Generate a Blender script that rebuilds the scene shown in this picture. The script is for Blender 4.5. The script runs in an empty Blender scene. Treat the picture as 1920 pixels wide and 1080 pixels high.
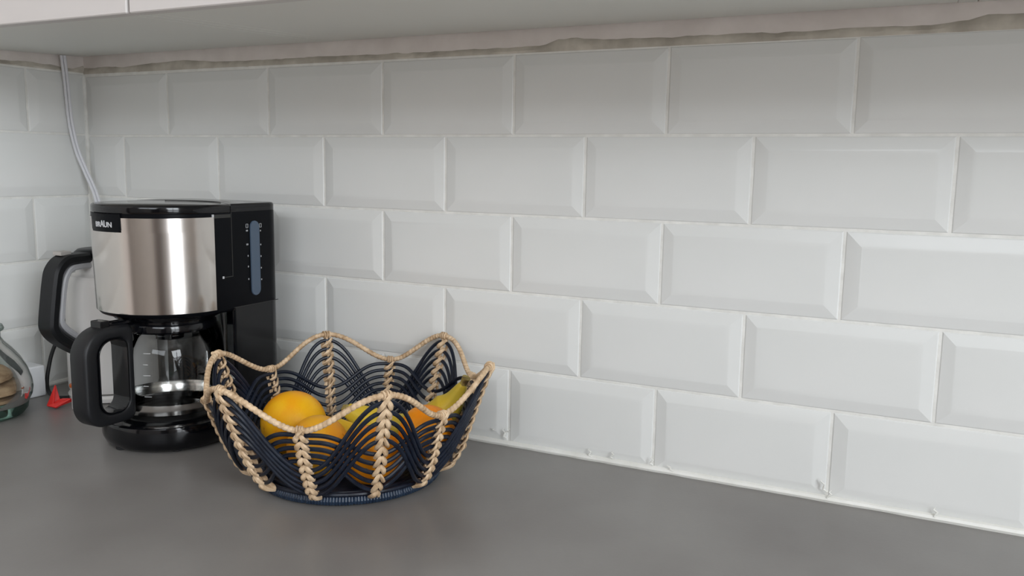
import bpy, bmesh, math, random
from mathutils import Vector, Matrix, noise
random.seed(7)
PI = math.pi
sc = bpy.context.scene
col = sc.collection

# ------------------------------------------------------------------ camera
CAM = Vector((1.2939, -0.9982, 0.3716))
def cam_axes(rx, ry, rz):
    cz, sz, cx, sx, cr, sr = math.cos(rz), math.sin(rz), math.cos(rx), math.sin(rx), math.cos(ry), math.sin(ry)
    f = Vector((-sz*cx, cz*cx, -sx)); r = Vector((cz, sz, 0)); u = r.cross(f)
    return cr*r + sr*u, -sr*r + cr*u, f
r_, u_, f_ = cam_axes(.1420, .0155, .4552)
cd = bpy.data.cameras.new('camera'); cam = bpy.data.objects.new('camera', cd); col.objects.link(cam)
m = Matrix((r_, u_, -f_)).transposed().to_4x4(); m.translation = CAM
cam.matrix_world = m
cd.sensor_width = 36; cd.lens = 1599.65/1920*36; cd.clip_start = .01
sc.camera = cam

# ------------------------------------------------------------------ world, lights, exposure
w = bpy.data.worlds.new('world'); sc.world = w; w.use_nodes = True
w.node_tree.nodes['Background'].inputs[0].default_value = (.72, .82, 1, 1)
w.node_tree.nodes['Background'].inputs[1].default_value = 1.0
def area(name, loc, target, sx, sy, power, colr):
    l = bpy.data.lights.new(name, 'AREA'); l.shape = 'RECTANGLE'; l.size = sx; l.size_y = sy
    l.energy = power; l.color = colr
    o = bpy.data.objects.new(name, l); col.objects.link(o); o.location = loc
    d = Vector(target) - Vector(loc)
    o.rotation_euler = d.to_track_quat('-Z', 'Y').to_euler()
    return o
area('window_sky_light', (3.24, -1.72, 1.18), (0, -1.0, .0), 1.16, .92, 50, (.91, .96, 1))
area('window_ground_light', (3.24, -1.72, .04), (0, -1.72, .04), 1.16, 1.34, 25, (.95, .98, 1))
area('front_fill_light', (1.75, -3.44, 1.52), (1.2, 0, .0), 1.9, .80, 31, (.91, .96, 1))  # unseen source added as high fill for the lower tile rows
vs = sc.view_settings
vs.view_transform = 'Standard'; vs.look = 'None'; vs.exposure = -.10; vs.gamma = 1
vs.use_curve_mapping = False

# ------------------------------------------------------------------ materials
def mat(name, base, rough=.5, metal=0, **kw):
    m = bpy.data.materials.new(name); m.use_nodes = True
    b = m.node_tree.nodes['Principled BSDF']
    b.inputs['Base Color'].default_value = (*base, 1); b.inputs['Roughness'].default_value = rough
    b.inputs['Metallic'].default_value = metal
    for k, v in kw.items():
        b.inputs[k.replace('_', ' ')].default_value = v
    return m
def nz(m, c1, c2, scale=8, detail=6, bump=0, bscale=None, lo=.35, hi=.65, stretch=(1, 1, 1), dist=.004, rr=None):
    """noise-driven colour between c1 and c2, with optional bump"""
    nt = m.node_tree; N = nt.nodes; L = nt.links; b = N['Principled BSDF']
    tc = N.new('ShaderNodeTexCoord'); mp = N.new('ShaderNodeMapping'); mp.inputs['Scale'].default_value = stretch
    L.new(tc.outputs['Object'], mp.inputs[0])
    n = N.new('ShaderNodeTexNoise'); n.inputs['Scale'].default_value = scale; n.inputs['Detail'].default_value = detail
    L.new(mp.outputs[0], n.inputs['Vector'])
    cr = N.new('ShaderNodeValToRGB'); cr.color_ramp.elements[0].position = lo; cr.color_ramp.elements[1].position = hi
    cr.color_ramp.elements[0].color = (*c1, 1); cr.color_ramp.elements[1].color = (*c2, 1)
    L.new(n.outputs['Fac'], cr.inputs[0]); L.new(cr.outputs[0], b.inputs['Base Color'])
    if rr:
        mr = N.new('ShaderNodeMapRange'); mr.inputs[3].default_value = rr[0]; mr.inputs[4].default_value = rr[1]
        L.new(n.outputs['Fac'], mr.inputs[0]); L.new(mr.outputs[0], b.inputs['Roughness'])
    if bump:
        n2 = N.new('ShaderNodeTexNoise'); n2.inputs['Scale'].default_value = bscale or scale*6; n2.inputs['Detail'].default_value = 4
        L.new(mp.outputs[0], n2.inputs['Vector'])
        bp = N.new('ShaderNodeBump'); bp.inputs['Strength'].default_value = bump; bp.inputs['Distance'].default_value = dist
        L.new(n2.outputs['Fac'], bp.inputs['Height']); L.new(bp.outputs[0], b.inputs['Normal'])
    return m
M = {}
M['tile'] = nz(mat('glazed_tile', (.74, .74, .72), .24, Specular_IOR_Level=.3), (.73, .735, .715), (.77, .77, .75), 5, 3, bump=.05, bscale=9, dist=.01)
M['grout'] = nz(mat('grout', (.74, .73, .69), .75), (.74, .73, .69), (.84, .83, .79), 60, 5, bump=.4, bscale=300, dist=.001)
M['silicone'] = nz(mat('silicone', (.84, .83, .78), .35), (.78, .77, .72), (.86, .85, .81), 30, 4, bump=.3, bscale=120, dist=.001)
M['paint'] = nz(mat('wall_paint', (.7, .65, .61), .75), (.70, .64, .60), (.78, .72, .68), 25, 6, bump=.3, bscale=70, dist=.002)
M['roomwall'] = nz(mat('room_wall_paint', (.56, .53, .50), .8), (.54, .51, .48), (.58, .55, .52), 3, 3)
M['mortar'] = nz(mat('tile_adhesive', (.36, .33, .27), .85), (.44, .40, .34), (.66, .61, .53), 30, 7, bump=.5, bscale=90, dist=.002)
M['ceiling'] = mat('ceiling_paint', (.86, .85, .83), .9)
M['floorwood'] = nz(mat('oak_floor', (.3, .2, .13), .4), (.22, .15, .1), (.36, .25, .17), 3, 6, stretch=(1, 12, 1))
M['worktop'] = nz(mat('worktop_concrete', (.2, .19, .18), .35), (.188, .174, .166), (.272, .262, .25), 4, 8, bump=.12, bscale=220, dist=.0006, lo=.3, hi=.72, rr=(.3, .42))
M['cab_under'] = nz(mat('cabinet_melamine', (.74, .75, .71), .4), (.73, .74, .70), (.76, .77, .73), 2, 3)
M['cab_door'] = mat('cabinet_door_foil', (.62, .59, .575), .35)
M['gap'] = mat('dark_gap', (.03, .03, .028), .8)
M['black'] = mat('black_plastic_gloss', (.003, .0033, .0045), .10, Specular_IOR_Level=.42)
M['blacksatin'] = mat('black_plastic_satin', (.004, .0045, .006), .3, Specular_IOR_Level=.08)
M['blackmatte'] = mat('black_soft_touch', (.009, .0095, .011), .45, Specular_IOR_Level=.35)
M['steel'] = mat('brushed_steel', (.58, .545, .515), .13, 1, Anisotropic=.92)
nt = M['steel'].node_tree
tg = nt.nodes.new('ShaderNodeTangent'); tg.direction_type = 'RADIAL'; tg.axis = 'Z'
nt.links.new(tg.outputs[0], nt.nodes['Principled BSDF'].inputs['Tangent'])
M['band'] = mat('carafe_band_steel', (.66, .64, .61), .16, 1)
M['plate'] = mat('warming_plate', (.008, .008, .008), .45, Specular_IOR_Level=.3)
def thinglass(name, face, edge, refl=1.9, rough=.01):
    """thin glass wall: tinted see-through sheet with a Fresnel reflection, deeper tint where it is seen edge-on"""
    m = bpy.data.materials.new(name); m.use_nodes = True; nt = m.node_tree; N = nt.nodes; L = nt.links; N.clear()
    out = N.new('ShaderNodeOutputMaterial'); mx = N.new('ShaderNodeMixShader'); tr = N.new('ShaderNodeBsdfTransparent'); gl = N.new('ShaderNodeBsdfGlossy')
    gl.inputs['Roughness'].default_value = rough
    fr = N.new('ShaderNodeFresnel'); fr.inputs[0].default_value = 1.45
    mu = N.new('ShaderNodeMath'); mu.operation = 'MULTIPLY'; mu.inputs[1].default_value = refl; mu.use_clamp = True
    lw = N.new('ShaderNodeLayerWeight'); lw.inputs[0].default_value = .35
    cr = N.new('ShaderNodeValToRGB'); cr.color_ramp.elements[0].color = (*face, 1); cr.color_ramp.elements[1].color = (*edge, 1)
    cr.color_ramp.elements[0].position = .35; cr.color_ramp.elements[1].position = .95
    L.new(lw.outputs['Facing'], cr.inputs[0]); L.new(cr.outputs[0], tr.inputs[0])
    L.new(fr.outputs[0], mu.inputs[0]); L.new(mu.outputs[0], mx.inputs[0]); L.new(tr.outputs[0], mx.inputs[1]); L.new(gl.outputs[0], mx.inputs[2]); L.new(mx.outputs[0], out.inputs[0])
    return m
M['glass'] = thinglass('carafe_glass', (.90, .91, .91), (.25, .27, .27), 1.0)
M['jarglass'] = thinglass('greenish_glass', (.93, .97, .95), (.34, .46, .42), .8)
M['jarbase'] = thinglass('thick_green_glass', (.74, .92, .86), (.35, .6, .53), .8)
M['gauge'] = mat('gauge_window', (.065, .095, .14), .25)
M['print'] = mat('grey_print', (.42, .43, .45), .5)
M['logo'] = mat('logo_print', (.62, .63, .65), .4)
M['whiteprint'] = mat('white_print', (.75, .76, .76), .5)
M['white'] = mat('white_plastic', (.80, .775, .75), .3)
M['grey'] = mat('pale_grey_plastic', (.56, .56, .58), .35)
M['switch'] = mat('beige_switch', (.5, .47, .44), .5)
M['cable'] = mat('white_cable', (.70, .70, .73), .4)
M['cord'] = mat('black_rubber', (.01, .01, .011), .55)
M['card'] = nz(mat('white_card', (.8, .81, .83), .6), (.78, .79, .81), (.84, .85, .87), 20, 3)
M['red'] = mat('red_plastic', (.75, .035, .03), .35, Subsurface_Weight=.1, Subsurface_Radius=(.01, .002, .002), Subsurface_Scale=.3)
M['orangecap'] = mat('orange_plastic', (.55, .13, .03), .4)
M['cookie'] = nz(mat('baked_biscuit', (.35, .22, .12), .8), (.22, .125, .07), (.44, .29, .18), 45, 6, bump=.5, bscale=160, dist=.002)
M['rattan'] = nz(mat('navy_rattan', (.011, .017, .034), .34, Specular_IOR_Level=.32), (.005, .0075, .016), (.011, .0165, .031), 90, 4, bump=.25, bscale=260, dist=.0006)
M['navywrap'] = nz(mat('navy_cane_wrap', (.014, .03, .06), .34), (.010, .022, .046), (.022, .042, .078), 150, 3)
M['cane'] = nz(mat('natural_cane', (.55, .38, .22), .5), (.40, .255, .135), (.74, .55, .36), 110, 5, bump=.3, bscale=500, dist=.0005, lo=.3, hi=.62)
def peel(name, a, b, green=None):
    m = mat(name, a, .42, Specular_IOR_Level=.28)
    nz(m, a, b, 16, 4, bump=.35, bscale=420, dist=.0008, lo=.38, hi=.62)
    nt = m.node_tree; N = nt.nodes; L = nt.links; bs = N['Principled BSDF']
    src = bs.inputs['Base Color'].links[0].from_socket
    n = N.new('ShaderNodeTexNoise'); n.inputs['Scale'].default_value = 70; n.inputs['Detail'].default_value = 5; n.inputs['Roughness'].default_value = .7
    tc = N.new('ShaderNodeTexCoord'); L.new(tc.outputs['Object'], n.inputs['Vector'])
    cr = N.new('ShaderNodeValToRGB'); cr.color_ramp.elements[0].position = .29; cr.color_ramp.elements[1].position = .34
    cr.color_ramp.elements[0].color = (.25, .10, .02, 1); cr.color_ramp.elements[1].color = (1, 1, 1, 1)
    L.new(n.outputs['Fac'], cr.inputs[0])
    mx = N.new('ShaderNodeMix'); mx.data_type = 'RGBA'; mx.blend_type = 'MULTIPLY'; mx.inputs[0].default_value = .8
    L.new(src, mx.inputs[6]); L.new(cr.outputs[0], mx.inputs[7]); L.new(mx.outputs[2], bs.inputs['Base Color'])
    return m
M['orangeA'] = peel('orange_peel_yellowish', (.92, .30, .004), (.95, .50, .006))
M['orangeB'] = peel('orange_peel_mottled', (.93, .31, .006), (.86, .42, .02))
M['orangeC'] = peel('orange_peel_deep', (.92, .27, .002), (.96, .38, .003))
M['banana'] = peel('banana_skin', (.80, .47, .02), (.66, .42, .03))
M['bananag'] = peel('banana_skin_greenish', (.66, .46, .035), (.50, .44, .06))
M['bstem'] = nz(mat('banana_stem', (.2, .14, .05), .7), (.10, .06, .02), (.42, .33, .09), 120, 4)

# ------------------------------------------------------------------ helpers
class Geo:
    def __init__(s): s.v = []; s.f = []
    def add(s, v, f):
        o = len(s.v); s.v += [tuple(p) for p in v]; s.f += [tuple(i+o for i in q) for q in f]; return s
def build(name, g, mt, parent=None, smooth=True, bevel=0, seg=2, loc=None, angle=None):
    me = bpy.data.meshes.new(name); me.from_pydata(g.v, [], g.f); me.update()
    bm = bmesh.new(); bm.from_mesh(me); bmesh.ops.recalc_face_normals(bm, faces=bm.faces); bm.to_mesh(me); bm.free()
    for x in (mt if isinstance(mt, (list, tuple)) else [mt]): me.materials.append(x)
    o = bpy.data.objects.new(name, me); col.objects.link(o)
    if smooth:
        me.polygons.foreach_set('use_smooth', [True]*len(me.polygons))
        me.set_sharp_from_angle(angle=math.radians(angle or 38))
    if bevel:
        b = o.modifiers.new('bevel', 'BEVEL'); b.width = bevel; b.segments = seg; b.limit_method = 'ANGLE'; b.angle_limit = math.radians(40)
    if parent: o.parent = parent
    if loc: o.location = loc
    return o
def tag(o, label=None, cat=None, group=None, kind=None):
    if label: o['label'] = label
    if cat: o['category'] = cat
    if group: o['group'] = group
    if kind: o['kind'] = kind
    return o
def empty(name, loc, rz=0, **k):
    o = bpy.data.objects.new(name, None); col.objects.link(o); o.location = loc; o.rotation_euler = (0, 0, rz)
    o.empty_display_size = .02
    return tag(o, **k)
def box(g, x0, x1, y0, y1, z0, z1):
    return g.add([(x0, y0, z0), (x1, y0, z0), (x1, y1, z0), (x0, y1, z0), (x0, y0, z1), (x1, y0, z1), (x1, y1, z1), (x0, y1, z1)],
                 [(0, 3, 2, 1), (4, 5, 6, 7), (0, 1, 5, 4), (1, 2, 6, 5), (2, 3, 7, 6), (3, 0, 4, 7)])
def loft(g, rings, cap0=True, cap1=True, closed=False):
    n = len(rings[0]); v = [p for r in rings for p in r]; f = []
    R = len(rings)
    for i in range(R if closed else R-1):
        a = i*n; b = ((i+1) % R)*n
        for j in range(n): f.append((a+j, a+(j+1) % n, b+(j+1) % n, b+j))
    if not closed:
        if cap0: f.append(tuple(range(n))[::-1])
        if cap1: f.append(tuple((R-1)*n+j for j in range(n)))
    return g.add(v, f)
def lathe(g, prof, n=48, c=(0, 0), closed=False, cap0=True, cap1=True):
    return loft(g, [[(c[0]+r*math.cos(2*PI*j/n), c[1]+r*math.sin(2*PI*j/n), z) for j in range(n)] for r, z in prof], cap0, cap1, closed)
def tube(g, P, r, n=8, closed=False, flat=1.0, phase=0, up=None):
    """tube along P; r a number or a function (i, angle) -> radius"""
    P = [Vector(p) for p in P]; K = len(P); rings = []
    N = None
    for i, p in enumerate(P):
        a = P[(i-1) % K] if (closed or i > 0) else p; b = P[(i+1) % K] if (closed or i < K-1) else p
        T = (b-a).normalized()
        if up is not None: N = Vector(up(p)) if callable(up) else Vector(up)
        elif N is None: N = Vector((0, 0, 1)) if abs(T.z) < .9 else Vector((1, 0, 0))
        N = (N - T*N.dot(T)).normalized(); B = T.cross(N)
        ring = []
        for j in range(n):
            t = 2*PI*j/n+phase; rr = r(i, t) if callable(r) else r
            ring.append(p + N*(math.cos(t)*rr) + B*(math.sin(t)*rr*flat))
        rings.append(ring)
    return loft(g, rings, closed=closed)
def catmull(P, k=8, closed=False):
    P = [Vector(p) for p in P]; n = len(P); out = []
    for i in range(n if closed else n-1):
        g = lambda j: P[j % n] if closed else P[max(0, min(n-1, j))]
        p0, p1, p2, p3 = g(i-1), g(i), g(i+1), g(i+2)
        for s in range(k):
            t = s/k
            out.append(.5*((2*p1)+(p2-p0)*t+(2*p0-5*p1+4*p2-p3)*t*t+(3*p1-p0-3*p2+p3)*t**3))
    if not closed: out.append(P[-1])
    return out
def sstep(t): t = max(0, min(1, t)); return t*t*(3-2*t)
def interp(tab, x):
    if x <= tab[0][0]: return tab[0][1]
    for (a, b), (c, d) in zip(tab, tab[1:]):
        if x <= c: return b+(d-b)*(x-a)/(c-a)
    return tab[-1][1]

# ------------------------------------------------------------------ room shell
RX, RY, FZ, CZ = 3.2, -3.4, -.9, 2.05
def wallbox(name, b, mt, kind='structure', **k):
    o = build(name, box(Geo(), *b), mt, smooth=False, **k); o['kind'] = kind; return o
back = wallbox('wall_back', (-.1, RX+.1, 0, .1, FZ, CZ), M['paint'])
left = wallbox('wall_left', (-.1, 0, RY-.1, 0, FZ, CZ), M['paint'])
wallbox('floor', (-.1, RX+.1, RY-.1, .1, FZ-.1, FZ), M['floorwood'])
wallbox('ceiling', (-.1, RX+.1, RY-.1, .1, CZ, CZ+.1), M['ceiling'])
# right wall with its window opening, front wall with one added for fill light
def holed(name, fixed, axis, s0, s1, hs0, hs1, hz0, hz1, d):
    g = Geo()
    def bb(a0, a1, z0, z1):
        if axis == 'x': box(g, fixed, fixed+d, a0, a1, z0, z1)
        else: box(g, a0, a1, fixed-d, fixed, z0, z1)
    bb(s0, hs0, FZ, CZ); bb(hs1, s1, FZ, CZ); bb(hs0, hs1, FZ, hz0); bb(hs0, hs1, hz1, CZ)
    o = build(name, g, M['roomwall'], smooth=False); o['kind'] = 'structure'; return o
holed('wall_right', RX, 'x', RY, 0, -2.3, -1.14, -.63, 1.65, .1)
holed('wall_front', RY, 'y', 0, RX, 0.80, 2.70, 1.10, 1.92, .1)
def windowframe(name, fixed, axis, a0, a1, z0, z1, bars):
    root = empty(name, (0, 0, 0), kind='structure')
    def bx(n, p0, p1, q0, q1, t=.045):
        g = Geo()
        if axis == 'x': box(g, fixed-.01, fixed+t, p0, p1, q0, q1)
        else: box(g, p0, p1, fixed-t, fixed+.01, q0, q1)
        o = build(n, g, M['white'], root, smooth=False, bevel=.003); return o
    bx('jamb', a0, a0+.05, z0, z1); bx('jamb', a1-.05, a1, z0, z1)
    bx('rail', a0+.05, a1-.05, z0, z0+.06); bx('rail', a0+.05, a1-.05, z1-.06, z1)
    mid = (a0+a1)/2
    bx('mullion', mid-.03, mid+.03, z0+.06, z1-.06)
    for b in bars: bx('glazing_bar', a0+.05, mid-.03, b-.015, b+.015); bx('glazing_bar', mid+.03, a1-.05, b-.015, b+.015)
windowframe('window_1', RX, 'x', -2.3, -1.14, -.63, 1.65, [.70])
windowframe('added_window', RY, 'y', 0.80, 2.70, 1.10, 1.92, [])  # unseen window added to frame the front fill light

M['added_doorwood'] = nz(mat('added_dark_wood', (.07, .04, .03), .45), (.05, .03, .022), (.10, .062, .045), 4, 6, stretch=(6, 6, 1))
def added_door(name, axis, fixed, a0, a1, sgn):  # unseen doors, added as dark shapes for the steel panel to reflect
    root = empty(name, (0, 0, 0), kind='structure')
    def bb(n, p0, p1, z0, z1, t):
        g = Geo(); q = sorted((fixed, fixed+sgn*t))
        if axis == 'y': box(g, p0, p1, q[0], q[1], z0, z1)
        else: box(g, q[0], q[1], p0, p1, z0, z1)
        build(n, g, M['added_doorwood'], root, smooth=False, bevel=.003)
    bb('leaf', a0+.06, a1-.06, -.89, 1.04, .03); bb('frame', a0, a0+.06, -.9, 1.1, .05); bb('frame', a1-.06, a1, -.9, 1.1, .05); bb('frame', a0+.06, a1-.06, 1.04, 1.1, .05)
    for z0, z1 in ((-.75, .0), (.15, .9)): bb('panel', a0+.18, a1-.18, z0, z1, .045)
added_door('added_door_1', 'y', RY, 2.15, 3.05, 1)  # added for a dark band next to the steel's bright strip
added_door('added_door_2', 'x', 0, -3.05, -2.15, 1)  # added for the dark band further left in the steel

# ------------------------------------------------------------------ tiles
LZ = [.5110, .4100, .3082, .2072, .1046, 0.0]
def lz(l, x):
    z = LZ[l]
    if l == 0: z += .0035*(x-.7)
    if l == 1 and x < .35: z += .0012*(1-x/.35)
    if l == 2 and x < .25: z += .0030*(1-x/.25)
    return z
JX = {(0, 1): .1965, (0, 2): .4025, (0, 3): .6055, (0, 4): .8060, (0, 5): 1.0060, (0, 6): 1.2105,
      (1, 0): .0934, (1, 1): .2998, (1, 2): .5038, (1, 3): .7058, (1, 4): .9050, (1, 5): 1.1078, (1, 6): 1.3118}
def tile_mesh(w, h, seed):
    # metro tile: thin glazed rim, 15 mm bevel, flat raised centre
    rr = random.Random(seed)
    prof = [(0, 0), (0, .0040), (.0006, .0046), (.0012, .0049), (.0125, .0073), (.0145, .00768), (.0165, .0079), (.0190, .0080)]
    rings = []
    for ins, y in prof:
        a, b = w/2-ins, h/2-ins
        j = rr.uniform(-.0002, .0002)
        rings.append([(-a, -y+j, -b), (a, -y-j, -b), (a, -y+j*.5, b), (-a, -y, b)])
    g = loft(Geo(), rings, cap0=False)
    me = bpy.data.meshes.new('tile'); me.from_pydata(g.v, [], g.f); me.update()
    bm = bmesh.new(); bm.from_mesh(me); bmesh.ops.recalc_face_normals(bm, faces=bm.faces)
    # open back: make sure normals face out (-y)
    for f in bm.faces:
        pass
    big = max(bm.faces, key=lambda f: f.calc_area())
    if big.normal.y > 0: bmesh.ops.reverse_faces(bm, faces=bm.faces)
    bm.to_mesh(me); bm.free(); me.materials.append(M['tile'])
    me.polygons.foreach_set('use_smooth', [True]*len(me.polygons)); me.set_sharp_from_angle(angle=math.radians(9))
    return me
G = .0016
def put_tile(parent, a0, a1, z0, z1, on_left=False, cut=None):
    w_, h_ = a1-a0-2*G, z1-z0-2*G
    if w_ < .006: return
    me = tile_mesh(w_, h_, int(a0*1000)+int(z0*7000))
    o = bpy.data.objects.new('tile', me); col.objects.link(o); o.parent = parent
    if on_left:
        o.rotation_euler = (0, 0, PI/2)     # local -y -> +x
        o.location = (0, (a0+a1)/2, (z0+z1)/2)
    else: o.location = ((a0+a1)/2, 0, (z0+z1)/2)
for row in range(5):
    par = row % 2
    xs = [.0085]
    k = 1 if par == 0 else 0
    while xs[-1] < 2.2:
        xs.append(JX.get((par, k), (k+(.5 if par else 0))*.2020)); k += 1
    for a, b in zip(xs, xs[1:]):
        mx = (a+b)/2; put_tile(back, a, b, lz(row+1, mx), lz(row, mx))
    ys = [-.004]
    j = -.1075 if par == 0 else -.2085
    while ys[-1] > -1.0: ys.append(j); j -= .202
    LL = [.5125, .4125, .3105, .2083, .1035, 0]
    for a, b in zip(ys, ys[1:]): put_tile(left, b, a, LL[row+1], LL[row], True)
g = Geo(); box(g, 0, 2.3, -.0040, 0, 0, .5122); build('grout', g, M['grout'], back, smooth=False)
g = Geo(); box(g, 0, .0040, -1.2, -.0040, 0, .5140); build('grout', g, M['grout'], left, smooth=False)
# vertical grout fillet in the corner
g = Geo(); tube(g, [(.0045+.0006*math.sin(i*1.7), -.0045, z) for i, z in enumerate([.002+.0127*k for k in range(41)])], .0035, 8)
build('corner_grout', g, M['grout'], left)
# ragged strip of tile adhesive above the top row
def ragged(tab, a0, a1, zlow, name, parent, leftwall=False):
    n = 260; V = []; F = []
    for i in range(n+1):
        a = a0+(a1-a0)*i/n
        zt = interp(tab, a)+.0014*noise.noise((a*60, 3.1, 0))+.0008*noise.noise((a*190, 1.1, 0))
        zb = zlow(a)
        for zz, y in ((zb, .0034), (zb+(zt-zb)*.5, .0040+.0008*noise.noise((a*40, 9, 0))), (zt-.0015, .0014+.0006*noise.noise((a*70, 5, 0))), (zt, .0001)):
            V.append((y, a, zz) if leftwall else (a, -y, zz))
    for i in range(n):
        for j in range(3): F.append((i*4+j, i*4+j+1, (i+1)*4+j+1, (i+1)*4+j))
    build(name, Geo().add(V, F), M['mortar'], parent)
PT = [(0, .523), (.017, .522), (.05, .5235), (.09, .521), (.178, .5255), (.236, .5265), (.3, .522), (.377, .521), (.4955, .5216), (.587, .5207), (.698, .5202), (.754, .5204), (.844, .5203), (.862, .5271),
      (.887, .5284), (.908, .5249), (1.0, .5227), (1.092, .5228), (1.15, .5209), (1.204, .5224), (1.28, .5209), (1.318, .5249), (1.332, .5292), (1.35, .5276), (1.5, .522), (1.8, .526), (2.2, .522)]
ragged(PT, .001, 2.2, lambda a: lz(0, min(a, 1.4))-.002, 'adhesive_strip', back)
ragged([(-1.1, .523), (-.5, .520), (-.1438, .5201), (-.1, .5226), (-.069, .522), (-.046, .5212), (-.022, .519), (-.010, .5235), (-.001, .527)], -1.1, -.001, lambda a: .5105, 'adhesive_strip', left, True)
# silicone joints along the worktop
def bead(name, pts, seed, r=.0042):
    random.seed(seed)
    P = catmull(pts, 40)
    g = Geo()
    tube(g, P, lambda i, t: r*(1+.16*noise.noise((i*.23, seed, 0))+.10*math.sin(i*.9+seed)*noise.noise((i*.05, 2, seed))), 8)
    o = build(name, g, M['silicone']); o['kind'] = 'structure'; return o
b1 = bead('trim_1', [(.004, -.0075, .0035), (.3, -.0078, .003), (.7, -.008, .003), (1.0, -.0078, .003), (1.4, -.008, .003), (2.3, -.008, .003)], 1)
bead('trim_2', [(.0075, -.004, .0035), (.0078, -.2, .003), (.0078, -.6, .003)], 2)
# torn flakes and smears of silicone
for x, z, s, a in ((.803, .016, 1, .3), (.8075, .021, .8, -1), (.786, .020, .6, 1.2), (.925, .010, .8, .2), (.955, .012, .7, -.3), (1.0065, .013, .8, 0), (1.030, .008, .8, .9), (1.2075, .018, 1.2, .5), (1.214, .008, .9, -.4), (1.322, .008, .9, .2)):
    g = Geo(); P = []
    for i in range(7):
        t = i/6-.5
        P.append((x+.011*s*t*math.cos(a+PI/2)+.002*math.sin(i*2.1), -.0098-.0018*(1-4*t*t), z+.016*s*t*math.sin(a+PI/2)))
    tube(g, P, lambda i, t: .0009*s*(1-abs(i/6-.5)*1.6), 5, flat=2.2)
    build('silicone_flake', g, M['silicone'], b1)

# ------------------------------------------------------------------ worktop
wt = build('worktop', box(Geo(), .0005, 2.5, -.62, -.0005, -.038, 0), M['worktop'], smooth=False, bevel=.002)
tag(wt, 'long grey concrete-look worktop with faint mottling, under the white tiles', 'worktop')
bc = empty('base_cabinet', (0, 0, FZ), label='plain white base cabinet carrying the grey worktop', cat='cabinet')
build('carcass', box(Geo(), .002, 2.48, -.58, -.002, 0.08, .8615), M['cab_door'], bc, smooth=False)
build('plinth', box(Geo(), .002, 2.48, -.53, -.002, 0, .08), M['cab_door'], bc, smooth=False)

# ------------------------------------------------------------------ wall cabinets
SL = .0464; CB = .541                       # underside drops slightly towards the front
def cabinet(x0, x1, label):
    root = empty('wall_cabinet', (x0, 0, CB), label=label, cat='cabinet', group='wall cabinets above the tiles')
    W_ = x1-x0; D = .3255; H = .72
    def slab(name, a0, a1, y0, y1, z0, z1, mt, bev=.0008):
        g = Geo()
        box(g, a0, a1, y0, y1, z0, z1); g.v = [(x, y, z+SL*y) for x, y, z in g.v]
        return build(name, g, mt, root, smooth=False, bevel=bev, seg=1)
    t = .018
    slab('bottom_panel', t+.0003, W_-t-.0003, -D, -.006, .0, t, M['cab_under'])
    slab('side_panel', .0006, t, -D, -.0012, 0, H, M['cab_under'])
    slab('side_panel', W_-t, W_-.0006, -D, -.0012, 0, H, M['cab_under'])
    slab('top_panel', t+.0003, W_-t-.0003, -D, -.006, H-t, H, M['cab_under'])
    slab('back_panel', t+.0003, W_-t-.0003, -.02, -.012, t, H-t, M['gap'])
    d = slab('door', .002, W_-.002, -D-.0205, -D-.0015, -.001, H, M['cab_door'], .0012)
    return root
cabinet(.003, .521, 'white wall cabinet in the corner, above the coffee maker')
cabinet(.521, 1.319, 'wide white wall cabinet above the middle of the tiled wall')
cabinet(1.319, 2.90, 'white wall cabinet at the right end, mostly past the picture edge')  # widened beyond the view so it shades the upper tiles

# ------------------------------------------------------------------ coffee maker
CX, CY, R0 = .384, -.187, .088
def foot(R=R0, yb=-.062, rc=.024, ry=None, ins=0, yfront=None, n=28):
    """outline: half ellipse to the front, straight sides, rounded back corners (local, centre = cylinder axis)"""
    ry = ry or R; R = R-ins; ry = ry-ins; B = (yb-CY)-ins; rc = max(.004, rc-ins)
    P = []
    for i in range(n+1):
        a = PI+PI*i/n; P.append((R*math.cos(a), ry*math.sin(a)))
    if yfront is not None:
        P = [(-R, yfront+ins), (R, yfront+ins)]
    for i in range(7):
        a = (PI/2)*i/6; P.append((R-rc+rc*math.cos(a), B-rc+rc*math.sin(a)))
    for i in range(7):
        a = PI/2+(PI/2)*i/6; P.append((-R+rc+rc*math.cos(a), B-rc+rc*math.sin(a)))
    return P
def stack(g, levels, **k):
    return loft(g, [[(x, y, z) for x, y in foot(ins=i, **{**k, **kk})] for z, i, kk in levels])
cm = empty('coffee_maker', (CX, CY, 0), label='black and steel filter coffee maker with water gauge, in the corner', cat='coffee maker')
g = Geo(); stack(g, [(.003, .008, {}), (.006, .004, {}), (.012, .001, {}), (.016, 0, {}), (.031, 0, {}), (.034, .001, {}), (.0355, .004, {})])
build('base', g, M['black'], cm)
for x, y in ((-.055, -.045), (.055, -.045), (-.06, .09), (.06, .09), (-.012, -.074)):
    build('rubber_foot', lathe(Geo(), [(.006, 0), (.007, .001), (.007, .004)], 16, (x, y)), M['cord'], cm)
build('warming_plate', lathe(Geo(), [(.060, .0353), (.060, .0372), (.058, .0378), (.0, .0378)], 48, cap0=False, cap1=False), M['plate'], cm)
# column hollowed around the carafe, its water channel standing forward on the right
CP = [(-R0, .074)]+[(.077*math.cos(math.radians(a)), .077*math.sin(math.radians(a))) for a in range(112, 26, -6)]+[(R0-.003, .030)]+[(R0, .033)]+foot()[29:]
g = Geo(); loft(g, [[(x, y, z) for x, y in CP] for z in (.034, .10, .1795)])
build('column', g, M['black'], cm)
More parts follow.
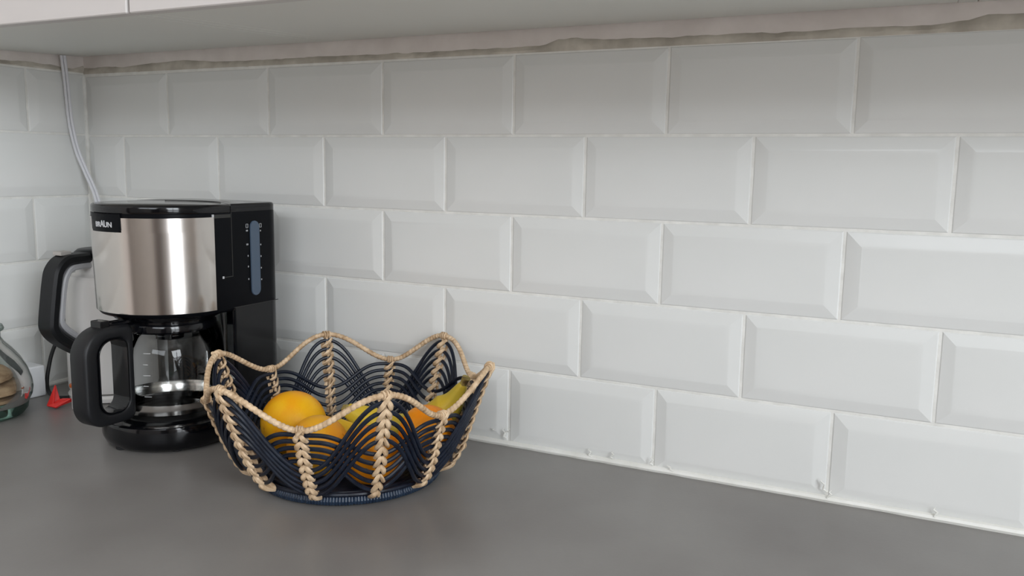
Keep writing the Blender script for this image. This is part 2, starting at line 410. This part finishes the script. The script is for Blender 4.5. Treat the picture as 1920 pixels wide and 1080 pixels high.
# upper housing
g = Geo(); stack(g, [(.1745, .006, dict(ry=.082)), (.1760, .0025, dict(ry=.083)), (.1785, .001, dict(ry=.0835)), (.1800, .0, dict(ry=.084)), (.306, 0, {})])
build('housing', g, M['blacksatin'], cm)
g = Geo(); lathe(g, [(.066, .168), (.068, .1695), (.070, .176)], 48); build('filter_outlet', g, M['black'], cm)
# steel wrap
def arcpt(a, z, off):
    t = (z-.18)/.126; ry = .084+.004*t
    return ((R0+off)*math.cos(a), (ry+off)*math.sin(a), z)
g = Geo(); A0, A1 = math.radians(-184), math.radians(-1); n = 72; inner = []; ring = []
LA, LB = math.radians(-113), math.radians(-76)
for (z0, z1, f0, f1) in ((.1812, .2835, A0, A1), (.2835, .3012, LB, A1), (.2835, .3012, A0, LA)):
    k = max(8, int(n*(f1-f0)/PI)); rings = []
    for i in range(k+1):
        a = f0+(f1-f0)*i/k
        rings.append([arcpt(a, z0, .0), arcpt(a, z0, .0013), arcpt(a, z1, .0013), arcpt(a, z1, .0)])
    loft(g, rings)
sp = build('steel_panel', g, M['steel'], cm)
sp['label'] = 'brushed stainless steel wrap'
# logo plate with rounded lower corners
g = Geo(); rows = []
for i in range(25):
    u = i/24; a = LA+math.radians(-.0)+(LB-LA)*u
    e = min(u, 1-u)*24
    zb = .2835 + (.0030*(1-min(1, e/3.))**2 if e < 3 else 0)
    rows.append([arcpt(a, zb, 0), arcpt(a, zb, .0019), arcpt(a, .306, .0019), arcpt(a, .306, 0)])
loft(g, rows); build('logo_plate', g, M['blacksatin'], cm)
cu = bpy.data.curves.new('t', 'FONT'); cu.body = 'BRAUN'; cu.size = .0092; cu.extrude = .0003; cu.align_x = 'CENTER'; cu.space_character = 1.0
cu.offset = .00008
to = bpy.data.objects.new('t', cu); col.objects.link(to); bpy.context.view_layer.update()
me = bpy.data.meshes.new_from_object(to.evaluated_get(bpy.context.evaluated_depsgraph_get())); bpy.data.objects.remove(to)
zc = .2895
for v in me.vertices:
    x, y, d = v.co
    if y > .0074 - .0001 and abs(x) < .0032: pass
    # the middle letter stands taller than its neighbours
    if abs(x) < .0038: y = y*1.28
    a = math.radians(-94)+x*1.02/R0
    p = arcpt(a, zc+y, .0022+d); v.co = p
me.materials.append(M['logo']); lo = bpy.data.objects.new('logo', me); col.objects.link(lo); lo.parent = cm; lo['label'] = 'light grey raised maker lettering'
# lid (front) and tank cover (back)
g = Geo(); stack(g, [(.3045, .0022, {}), (.3052, .0015, {}), (.3058, .0022, {})]); build('lid_gasket', g, M['gap'], cm)
def lidshape(front):
    P = []
    ys = .028
    if front:
        for i in range(33):
            a = PI+PI*i/32; P.append((R0*math.cos(a), R0*math.sin(a)))
        P.append((R0, ys))
        for i in range(1, 16):
            t = i/16; P.append((R0-2*R0*t, ys+.034*math.sin(PI*t)))
        P.append((-R0, ys))
    else:
        B = -.062-CY; rc = .024
        P.append((-R0, ys+.0008))
        for i in range(1, 16):
            t = 1-i/16; P.append((R0-2*R0*t, ys+.0008+.034*math.sin(PI*t)))
        P.append((R0, ys+.0008))
        for i in range(7):
            a = (PI/2)*i/6; P.append((R0-rc+rc*math.cos(a), B-rc+rc*math.sin(a)))
        for i in range(7):
            a = PI/2+(PI/2)*i/6; P.append((-R0+rc+rc*math.cos(a), B-rc+rc*math.sin(a)))
    return P
def inset(P, d):
    n = len(P); out = []
    for i in range(n):
        a, b, c = Vector(P[i-1]), Vector(P[i]), Vector(P[(i+1) % n])
        t = ((b-a).normalized()+(c-b).normalized())
        t = t.normalized() if t.length > 1e-6 else (c-b).normalized()
        out.append((b.x-t.y*d, b.y+t.x*d))
    return out
for nm, fr in (('lid', True), ('tank_cover', False)):
    P = lidshape(fr); g = Geo()
    loft(g, [[(x, y, z) for x, y in inset(P, d)] for z, d in ((.3060, .0006), (.3072, 0), (.3140, .0001), (.3158, .0009), (.3168, .0026))])
    build(nm, g, M['black'], cm, angle=50)
# dark finger slot on top between lid and cover
g = Geo(); P1 = [(-.052+.104*i/20, .028+.034*math.sin(PI*(.5+(.052-.104*i/20)/(2*R0)))) for i in range(21)]
ring = [(x, y+.0045*math.sin(PI*i/20), .3169) for i, (x, y) in enumerate(P1)]+[(x, y-.0005, .3169) for x, y in P1[::-1]]
g.add(ring+[(x, y, .3175) for x, y, z in ring], [tuple(range(42))[::-1], tuple(range(42, 84))]+[(i, (i+1) % 42, 42+(i+1) % 42, 42+i) for i in range(42)])
build('lid_slot', g, M['gap'], cm)
# water gauge on the right side
XS = R0
def stadium(yc, zc, w_, h_, n=10):
    r = w_/2; P = []
    for i in range(n+1): a = PI*i/n; P.append((yc+r*math.cos(a), zc+h_/2-r+r*math.sin(a)))
    for i in range(n+1): a = PI+PI*i/n; P.append((yc+r*math.cos(a), zc-h_/2+r+r*math.sin(a)))
    return P
YG = -.1160-CY
g = Geo(); S = [(XS-.001, 0), (XS+.0012, 0), (XS+.0018, .0012)]
loft(g, [[(x, YG+(y-YG)*(1-i*60*.5/10), .2424+(z-.2424)*(1-i*8)) for y, z in stadium(YG, .2424, .0165, .1020)] for x, i in S])
o = build('water_gauge', g, M['gauge'], cm); o['label'] = 'blue-grey translucent water gauge'
def sq(y, z, w_, h_): build('gauge_mark', box(Geo(), XS-.0002, XS+.0005, YG+y-w_/2, YG+y+w_/2, z-h_/2, z+h_/2), M['print'], cm, smooth=False)
for z in (.2805, .2620, .2465, .2320, .2150):
    sq(-.0128, z, .0012, .0022); sq(-.0148, z, .0010, .0022) if z > .26 else None
for z in (.2790, .2600, .2440, .2280, .2120): sq(.0118, z, .0014, .0020)
for y0, z0 in ((-.0135, .2868), (.0120, .2862)):
    for dz in (-.0025, .0025): sq(y0, z0+dz, .0034, .0005)
    for dy in (-.0017, .0017): sq(y0+dy, z0, .0005, .005)
# swing-out filter holder seams and hinge on the right side
g = Geo()
def seam(y0, y1, z0, z1, t=.0004): box(g, XS-.001, XS+t, y0, y1, z0, z1)
seam(.029, .0298, .222, .306); seam(.010, .0298, .2215, .2225); seam(.030, .115, .1795, .1802); seam(-.002, .028, .2995, .3040)
build('side_seams', g, M['gap'], cm, smooth=False)
build('hinge_pin', box(Geo(), XS-.001, XS+.0012, -.004, -.0015, .2985, .3045), M['grey'], cm, smooth=False)
build('hinge_pin', box(Geo(), XS-.001, XS+.0008, .011, .0135, .2205, .2235), M['grey'], cm, smooth=False)
g = Geo(); box(g, XS-.0005, XS+.0009, .0300, .0316, .085, .176); build('column_edge', g, M['blacksatin'], cm, smooth=False)

# ------------------------------------------------------------------ glass carafe
cf = empty('glass_carafe', (CX, CY, .038), label='glass coffee carafe with black handle, standing in the coffee maker', cat='carafe')
OUT = [(.0, .0025), (.050, .0020), (.056, .0035), (.0625, .0080), (.0665, .0160), (.0685, .0300), (.0692, .0450), (.0695, .0620), (.0690, .0760), (.0668, .0900), (.0625, .1005), (.0570, .1090), (.0525, .1150), (.0515, .1240)]
g = Geo(); lathe(g, OUT[1:], 64, cap0=True, cap1=False)
build('glass_body', g, M['glass'], cf)
g = Geo(); lathe(g, [(.0640, .0070), (.0668, .0075), (.0697, .0165), (.0703, .0215), (.0690, .0218), (.0660, .0160)], 64, closed=True)
o = build('steel_band', g, M['band'], cf)
g = Geo(); lathe(g, [(.0535, .1130), (.0570, .1125), (.0600, .1150), (.0600, .1220), (.0585, .1245), (.0535, .1245)], 64, closed=True)
build('collar', g, M['black'], cf)
g = Geo(); lathe(g, [(.0, .1215), (.050, .1215), (.0555, .1225), (.0555, .1275), (.052, .1292), (.02, .1300), (.0, .1300)], 48, cap0=False, cap1=False)
lathe(g, [(.018, .098), (.020, .1215)], 32)
build('carafe_lid', g, M['black'], cf)
def rrect(x0, x1, z0, z1, rads, n=10):
    (ra, rb, rc_, rd) = rads; P = []   # corners: (x1,z1),(x0,z1),(x0,z0),(x1,z0)
    for (cx_, cz_, r, a0) in ((x1-ra, z1-ra, ra, 0), (x0+rb, z1-rb, rb, PI/2), (x0+rc_, z0+rc_, rc_, PI), (x1-rd, z0+rd, rd, 1.5*PI)):
        for i in range(n+1): a = a0+PI/2*i/n; P.append((cx_+r*math.cos(a), cz_+r*math.sin(a)))
    return P
def loopsolid(g, outer, inner, w_, bev, frame):
    """solid ring between two outlines, width w_; frame(d, s, z) -> xyz"""
    n = len(outer)
    def lerp(t): return [(o[0]+(i[0]-o[0])*t, o[1]+(i[1]-o[1])*t) for o, i in zip(outer, inner)]
    tt = .22
    rings = [(lerp(0), -w_/2+bev), (lerp(tt*.35), -w_/2+bev*.3), (lerp(tt), -w_/2), (lerp(1-tt), -w_/2), (lerp(1-tt*.35), -w_/2+bev*.3), (lerp(1), -w_/2+bev),
             (lerp(1), w_/2-bev), (lerp(1-tt*.35), w_/2-bev*.3), (lerp(1-tt), w_/2), (lerp(tt), w_/2), (lerp(tt*.35), w_/2-bev*.3), (lerp(0), w_/2-bev)]
    return loft(g, [[frame(d, s, z) for d, z in ring] for ring, s in rings], closed=True)
fr = lambda d, s, z: (s, -d, z)
g = Geo(); outer = rrect(.0697, .1410, .0060, .1300, (.036, .008, .010, .028)); inner = rrect(.0790, .1210, .0205, .1140, (.019, .014, .016, .018))
loopsolid(g, outer, inner, .029, .004, fr)
build('handle', g, M['blackmatte'], cf, angle=50)
g = Geo(); loopsolid(g, rrect(.0785, .1215, .0200, .1145, (.0195, .0145, .0165, .0185)), rrect(.0800, .1198, .0216, .1129, (.018, .013, .015, .017)), .0302, .001, fr)
build('handle_trim', g, M['black'], cf, angle=50)
g = Geo(); box(g, -.012, .012, -.078, -.048, .1150, .1290); build('handle_bridge', g, M['black'], cf, smooth=False, bevel=.002)
g = Geo(); box(g, -.008, .008, -.100, -.060, .1285, .1335); box(g, -.010, .010, -.112, -.099, .1270, .1375); build('lid_lever', g, M['black'], cf, smooth=False, bevel=.0015)
g = Geo()
for i in range(5):
    z = .034+.014*i
    for a0 in (-1.95, -1.22):
        r = interp(sorted((zz, rr) for rr, zz in OUT[3:]), z)+.0003
        ln = .006 if i % 2 else .009
        P = [(r*math.cos(a0+ln*t/(.068)), r*math.sin(a0+ln*t/.068), z) for t in (0, .5, 1)]
        build('scale_mark', tube(Geo(), P, .00035, 4), M['whiteprint'], cf)

# ------------------------------------------------------------------ kettle
KX, KY = .137, -.080
kt = empty('kettle', (KX, KY, 0), label='white electric kettle with black angular handle, behind the coffee maker', cat='kettle')
build('power_base', lathe(Geo(), [(.060, 0), (.066, .002), (.067, .008), (.064, .012), (.03, .013)], 48), M['white'], kt)
g = Geo(); lathe(g, [(.058, .0135), (.0645, .015), (.0660, .020), (.0655, .10), (.0635, .180), (.0620, .188), (.0570, .1945), (.0490, .1965), (.0470, .199), (.0465, .222)], 56)
build('body', g, M['white'], kt)
build('kettle_lid', lathe(Geo(), [(.0465, .2225), (.048, .2235), (.048, .2300), (.043, .2340), (.0, .2350)], 40, cap1=False), M['blacksatin'], kt)
ka = math.radians(-86)
def kfr(d, s, z): return (d*math.cos(ka)-s*math.sin(ka), d*math.sin(ka)+s*math.cos(ka), z)
def sweep(path, w_, t, bev, frame, k=7):
    P = catmull([(a, 0, b) for a, b in path], k); rings = []
    for i, p in enumerate(P):
        T = (P[min(i+1, len(P)-1)]-P[max(i-1, 0)]).normalized(); Nn = Vector((-T.z, 0, T.x))
        sec = [(-w_/2+bev, -t/2), (w_/2-bev, -t/2), (w_/2, -t/2+bev), (w_/2, t/2-bev), (w_/2-bev, t/2), (-w_/2+bev, t/2), (-w_/2, t/2-bev), (-w_/2, -t/2+bev)]
        rings.append([frame(p.x+Nn.x*b, a, p.z+Nn.z*b) for a, b in sec])
    return loft(Geo(), rings)
KP = [(.030, .2240), (.062, .2240), (.084, .2220), (.0985, .2090), (.104, .190), (.1085, .165), (.1130, .1360), (.1125, .1250), (.1040, .1120), (.088, .0990), (.064, .0830)]
build('handle', sweep(KP, .031, .0150, .0035, kfr), M['blackmatte'], kt, angle=40)
KL = [(.045, .2125), (.062, .2125), (.0775, .2105), (.0865, .2010), (.0915, .188), (.0958, .165), (.0998, .1390), (.0990, .1315), (.0930, .1230), (.082, .1135), (.062, .0990)]
build('handle_liner', sweep(KL, .029, .0085, .002, kfr), M['grey'], kt, angle=40)
g = Geo(); box(g, -.009, .009, -.088, -.070, .2300, .2360); o = build('switch', g, M['switch'], kt, smooth=False, bevel=.0012, seg=2)
P = [(.050, -.0868, .1477), (.046, -.0915, .113), (.040, -.1141, .068), (.039, -.1234, .039), (.044, -.1311, .0194), (.058, -.139, .0060), (.0863, -.1474, .0032), (.104, -.141, .0032), (.112, -.128, .004)]
P = [(.058, -.070, .175)]+P
g = Geo(); tube(g, [Vector(p)-Vector((KX, KY, 0)) for p in catmull(P, 8)], .0030, 10); build('cord', g, M['cord'], kt)

# ------------------------------------------------------------------ white cable from the cabinet
P = [(.013, -.050, .5375), (.013, -.047, .50), (.013, -.045, .46), (.013, -.042, .425), (.018, -.037, .385), (.029, -.031, .350), (.046, -.030, .318), (.062, -.034, .285), (.07, -.032, .24)]
g = Geo(); C1 = catmull(P, 10)
tube(g, C1, .0024, 10); tube(g, [p+Vector((.0027, .0040, 0)) for p in C1], .0024, 10)
o = build('power_cable', g, M['cable']); tag(o, 'thin white twin cable hanging down the tiled corner behind the coffee maker', 'cable')

# ------------------------------------------------------------------ small things by the kettle
g = Geo(); box(g, -.024, .024, -.020, .020, 0, .049)
o = build('small_box', g, M['card'], smooth=False, bevel=.0025, seg=3); o.location = (.0290, -.1580, .0003); o.rotation_euler = (0, 0, math.radians(-6))
tag(o, 'small white cardboard box behind the glass jar', 'box')
g = Geo()
def plate3(a, b, c, t):
    a, b, c = Vector(a), Vector(b), Vector(c); nrm = (b-a).cross(c-a).normalized()*t
    V = [a-nrm, b-nrm, c-nrm, a+nrm, b+nrm, c+nrm]; g.add(V, [(0, 2, 1), (3, 4, 5), (0, 1, 4, 3), (1, 2, 5, 4), (2, 0, 3, 5)])
plate3((-.006, -.004, .001), (.004, .006, .001), (-.003, .008, .032), .0016)
plate3((-.010, -.002, .002), (.000, -.006, .001), (-.001, .004, .033), .0014)
plate3((-.008, -.006, .003), (.020, .004, .012), (.004, -.008, .001), .0018)
plate3((.002, .006, .010), (.022, .008, .010), (.004, -.008, .002), .0016)
plate3((-.006, -.004, .004), (.006, .006, .011), (.018, .004, .012), .0014)
o = build('plastic_clip', g, M['red'], smooth=False, bevel=.0006); o.location = (.1300, -.1790, .0012); o.scale = (1.2, 1.1, 1.0); o.rotation_euler = (0, 0, math.radians(25))
tag(o, 'small folded red plastic clip lying beside the carafe handle', 'clip')
vl = empty('vial', (.1625, -.1690, 0), label='slim clear tube with an orange ring, half hidden behind the carafe handle', cat='tube')
build('tube_body', lathe(Geo(), [(.0050, .0005), (.0058, .002), (.0058, .034), (.0035, .044)], 20), M['white'], vl)
build('cap_ring', lathe(Geo(), [(.0075, .0345), (.0080, .0355), (.0080, .0385), (.0070, .0395)], 20), M['orangecap'], vl)

# ------------------------------------------------------------------ glass jar with biscuits
JX_, JY_ = .0755, -.2600
jar = empty('glass_jar', (JX_, JY_, 0), label='rounded clear glass jar of biscuits at the left picture edge', cat='jar')
O = [(.0520, .0150), (.0640, .0190), (.0690, .0290), (.0705, .0400), (.0690, .0520), (.0640, .0680), (.0560, .0840), (.0460, .0980), (.0370, .1080), (.0330, .1150), (.0330, .1230), (.0350, .1245)]
build('jar_body', lathe(Geo(), O, 64, cap0=False, cap1=False), M['jarglass'], jar)
build('jar_foot', lathe(Geo(), [(.0500, .0003), (.0570, .0025), (.0625, .0095), (.0640, .0188), (.0520, .0152), (.0300, .0120), (.0, .0115)], 64, cap1=False), M['jarbase'], jar)
g = Geo(); lathe(g, [(.0312, .1150), (.0312, .1252), (.037, .1258), (.038, .128), (.036, .133), (.012, .135), (.010, .140), (.014, .147), (.009, .153), (.0, .154)], 40, cap1=False)
build('jar_lid', g, M['jarglass'], jar)
def biscuit(loc, rot, r, label, s):
    g = Geo(); prof = []
    rings = []
    for rr, z in ((.6, 0), (.92, .0015), (1, .004), (.95, .0075), (.7, .0100), (.35, .0112), (.02, .0115)):
        rings.append([(r*rr*math.cos(t)*(1+.05*noise.noise((math.cos(t)*1.5+s, math.sin(t)*1.5, 0))), r*rr*math.sin(t)*(1+.05*noise.noise((math.cos(t)*1.5, math.sin(t)*1.5+s, 2))),
                       z+.0012*noise.noise((rr*math.cos(t)*4+s, rr*math.sin(t)*4, s))) for t in [2*PI*j/36 for j in range(36)]])
    loft(g, rings); o = build('biscuit', g, M['cookie']); o.location = loc; o.rotation_euler = rot
    tag(o, label, 'biscuit', 'biscuits in the glass jar')
biscuit((JX_+.002, JY_, .0200), (.0, .0, 0), .050, 'round brown biscuit lying flat on the bottom of the glass jar', 1)
biscuit((JX_+.010, JY_+.003, .0385), (.06, .10, 0), .050, 'brown biscuit in the middle of the pile in the glass jar', 4)
biscuit((JX_-.004, JY_+.002, .0560), (.02, .16, 0), .046, 'topmost brown biscuit in the glass jar, tilted', 8)

# ------------------------------------------------------------------ basket
BX, BY = .684, -.19
T12 = [(-2.8214, .1663, .1393), (2.9328, .1538, .1039), (2.3998, .1686, .1387), (1.8587, .1582, .1051), (1.3811, .1690, .1438), (.86, .1554, .1072),
       (.3259, .1685, .1404), (-.2221, .1523, .1026), (-.7082, .1704, .1405), (-1.2514, .1571, .1015), (-1.78, .174, .138), (-2.2988, .1612, .1065)]
TA = [-(a if a < -2.9 else a) for a, r, z in T12]
# unwrap decreasing angles
A_ = [T12[0][0]+2*PI]
for a, r, z in T12[1:]:
    while a > A_[-1]: a -= 2*PI
    while a < A_[-1]-PI: a += 2*PI
    A_.append(a)
PR = [(.006, .103), (.012, .112), (.020, .1235), (.040, .1345), (.065, .1440), (.100, .1560), (.140, .1700)]
def prof(z):
    return interp(PR, z)
def rimat(u):
    """u in [0,12): tie coordinate -> angle, radius scale, ztop (even = peak, odd = valley)"""
    u = u % 12; i = int(u); t = u-i
    a0 = A_[i]; a1 = A_[i+1] if i < 11 else A_[0]-2*PI
    r0, z0 = T12[i][1:]; r1, z1 = T12[(i+1) % 12][1:]
    c = .5-.5*math.cos(PI*t)
    s0, s1 = r0/prof(z0), r1/prof(z1)
    return a0+(a1-a0)*t, s0+(s1-s0)*c, z0+(z1-z0)*c
ZB = .0125
def surf(u, s, off=0):
    a, k, zt = rimat(u); z = zt+(ZB-zt)*s
    k = 1+(k-1)*sstep((z-.01)/.08)
    r = prof(z)*k+off
    return Vector((r*math.cos(a), r*math.sin(a), z))
bk = empty('fruit_basket', (BX, BY, 0), label='navy rattan fruit basket with wavy natural cane rim, full of fruit', cat='basket')
NS = 5
SC = [.060, .150, .240, .330, .415]; ST = [.545, .635, .725, .815, .905]
for st in (0, 1):
    for j in range(NS):
        P = []
        K = 288
        for i in range(K):
            u = 12*i/K
            ph = (u-st) % 2; ph = ph if ph <= 1 else 2-ph        # 0 at crest tie, 1 at trough tie
            wv = .5-.5*math.cos(PI*ph); wv = .75*wv+.25*sstep(wv)
            # strand spacing bunches between ties
            s = SC[j]+(ST[j]-SC[j])*wv
            mid = 1-abs(2*ph-1)
            off = (.0022 if st == 0 else -.0026)*mid
            P.append(surf(u, s, off))
        g = Geo(); tube(g, P, .0024, 8, closed=True)
        build('strand', g, M['rattan'], bk)
# wrapped rim
K = 1320; NW = 220
P = [surf(12*i/K, 0) for i in range(K)]
def rimr(i, t):
    ph = (i*NW/K+t/(2*PI)) % 1
    return .0034*(1-.24*math.exp(-((ph-.5)/.13)**2))
g = Geo(); tube(g, P, rimr, 10, closed=True); build('rim', g, M['cane'], bk)
# cane bindings down each tie
def leafband(g, A, B, C_, r, flat=.55):
    P = catmull([A, B, C_], 4); k = len(P)-1
    tube(g, P, lambda i, t: r*(.45+.55*math.sin(PI*min(1, max(0, (i+.6)/(k+1.2))))), 6, flat=flat)
for i in range(12):
    g = Geo(); n = 11 if i % 2 == 0 else 9
    a, k, zt = rimat(i)
    hw = .0066
    for j in range(n):
        s0 = .035+(.99-.035)*j/n; s1 = .035+(.99-.035)*(j+1.25)/n; sm = (s0+s1)/2
        du = hw/.155/(2*PI)*12
        jit = random.uniform(-.12, .12)*du
        # outside chevron
        leafband(g, surf(i+jit, s0, .0030), surf(i+du*.62, sm, .0052), surf(i+du, min(1.02, s1), .0006), .0030)
        leafband(g, surf(i-jit, s0, .0034), surf(i-du*.62, sm, .0048), surf(i-du, min(1.02, s1-.01), .0006), .0030)
        # inside diagonal
        leafband(g, surf(i+du, s0, -.001), surf(i, sm, -.0056), surf(i-du, min(1.0, s1-.02), -.001), .0030)
    # core cane and rim knot
    tube(g, [surf(i, s, -.0004) for s in [x/12 for x in range(13)]], .0018, 6)
    for dd in (-.035, .0, .038):
        c = surf(i+dd, 0); tn = (surf(i+dd+.05, 0)-surf(i+dd-.05, 0)).normalized()
        N1 = Vector((0, 0, 1)); N1 = (N1-tn*N1.dot(tn)).normalized(); B1 = tn.cross(N1)
        tube(g, [c+(N1*math.cos(q)+B1*math.sin(q))*.0040+tn*.0012*math.sin(q) for q in [2*PI*x/14 for x in range(14)]], .0013, 6, closed=True)
    tube(g, [surf(i-.05, -.02, .004), surf(i, .02, .0062), surf(i+.03, .07, .0045)], .0022, 6)
    build('cane_binding', g, M['cane'], bk)
# wrapped base ring
K = 1200; NB = 200
P = [(.1035*math.cos(2*PI*i/K), .1035*math.sin(2*PI*i/K), .0070) for i in range(K)]
def br(i, t):
    ph = (i*NB/K) % 1; sg = (i/K*12+.2) % 1
    return .0064*(1-.13*math.exp(-((ph-.5)/.16)**2))*(1-.12*math.exp(-((sg-.5)/.03)**2))
g = Geo(); tube(g, P, br, 8, closed=True); build('base_ring', g, M['navywrap'], bk)
g = Geo(); tube(g, [(.0965*math.cos(t), .0965*math.sin(t), .0125) for t in [2*PI*i/96 for i in range(96)]], .0028, 8, closed=True)
tube(g, [(.1095*math.cos(t), .1095*math.sin(t), .0150) for t in [2*PI*i/96 for i in range(96)]], .0026, 8, closed=True)
build('base_hoop', g, M['rattan'], bk)
g = Geo(); P = []
for i in range(24*16): t = 2*PI*i/24; P.append(((.006+.0056*i/24)*math.cos(t), (.006+.0056*i/24)*math.sin(t), .0085))
tube(g, P, .0028, 6); build('base_coil', g, M['rattan'], bk)

# ------------------------------------------------------------------ fruit
def orange(loc, r, mt, label, rot, sq=.95, seed=0):
    root_loc = loc
    g = Geo(); rings = []
    n = 40
    for i in range(1, 24):
        th = PI*i/24; rr = math.sin(th); z = math.cos(th)*sq
        k = 1-.035*math.exp(-(th/.22)**2)-.02*math.exp(-((PI-th)/.2)**2)
        rings.append([(r*rr*k*math.cos(t)*(1+.012*noise.noise((math.cos(t)+seed, math.sin(t), z))), r*rr*k*math.sin(t)*(1+.012*noise.noise((math.cos(t), math.sin(t)+seed, z))), r*z*k) for t in [2*PI*j/n for j in range(n)]])
    loft(g, rings); o = build('orange', g, mt); o.location = loc; o.rotation_euler = rot
    tag(o, label, 'orange', 'oranges in the rattan basket')
    g = Geo(); lathe(g, [(.0036, r*sq*.95), (.0030, r*sq*.965), (.0012, r*sq*.972)], 10); build('stem_scar', g, M['bstem'], o)
    return o
orange((.6060, -.2000, .0533), .0405, M['orangeA'], 'large yellow-orange fruit, highest and leftmost in the basket', (-.9, .5, .3), .96, 1)
orange((.6838, -.2505, .0515), .0353, M['orangeB'], 'orange with small dark specks, in front of the large one', (-1.3, -.4, 1), .95, 2)
orange((.7525, -.2440, .0505), .0332, M['orangeC'], 'deep orange fruit seen through the front of the basket, under the front peak', (1.8, .2, .5), .95, 3)
orange((.7868, -.1800, .0625), .0338, M['orangeC'], 'smooth orange in front of the bananas at the right of the basket', (2.2, .3, .1), .96, 4)
def banana(P, r, label, tips, mt, stem_at_end=True, stemr=.0045):
    C_ = catmull(P, 9); n = len(C_)-1
    def rad(i, t):
        q = i/n
        base = r*min(1, .42+2.6*q)*(1 if q < .78 else 1-(q-.78)/.22*(1-stemr/r)*1.0)
        return base*(1+.055*math.cos(5*t+.4))
    g = Geo(); tube(g, C_, rad, 20); o = build('banana', g, mt, angle=60); tag(o, label, 'banana', 'bananas in the rattan basket')
    d = (C_[0]-C_[2]).normalized(); g = Geo(); tube(g, [C_[0]-d*.001, C_[0]+d*.003, C_[0]+d*.006], lambda i, t: (.42*r, .3*r, .2*r)[i], 10); build('blossom_end', g, M['bstem'], o)
    d = (C_[-1]-C_[-3]).normalized(); g = Geo(); tube(g, [C_[-1]-d*.004, C_[-1]+d*.004, C_[-1]+d*.010], lambda i, t: stemr*(1.02, 1.05, 1.25)[i], 10); build('stem', g, M['bstem'], o)
banana([(.6590, -.1640, .0690), (.6730, -.1560, .0600), (.6950, -.1460, .0490), (.7220, -.1330, .0450), (.7490, -.1230, .0530), (.7690, -.1170, .0690), (.7840, -.1145, .0845), (.7975, -.1150, .1080)], .0185,
       'yellow-green banana whose stem rises at the right of the basket', 0, M['bananag'])
banana([(.6640, -.1960, .0620), (.6830, -.1900, .0500), (.7050, -.1840, .0410), (.7260, -.1790, .0380), (.7400, -.1700, .0330), (.7490, -.1560, .0290), (.7560, -.1400, .0260)], .0150,
       'yellow banana lying low behind the deep orange fruit', 0, M['banana'])
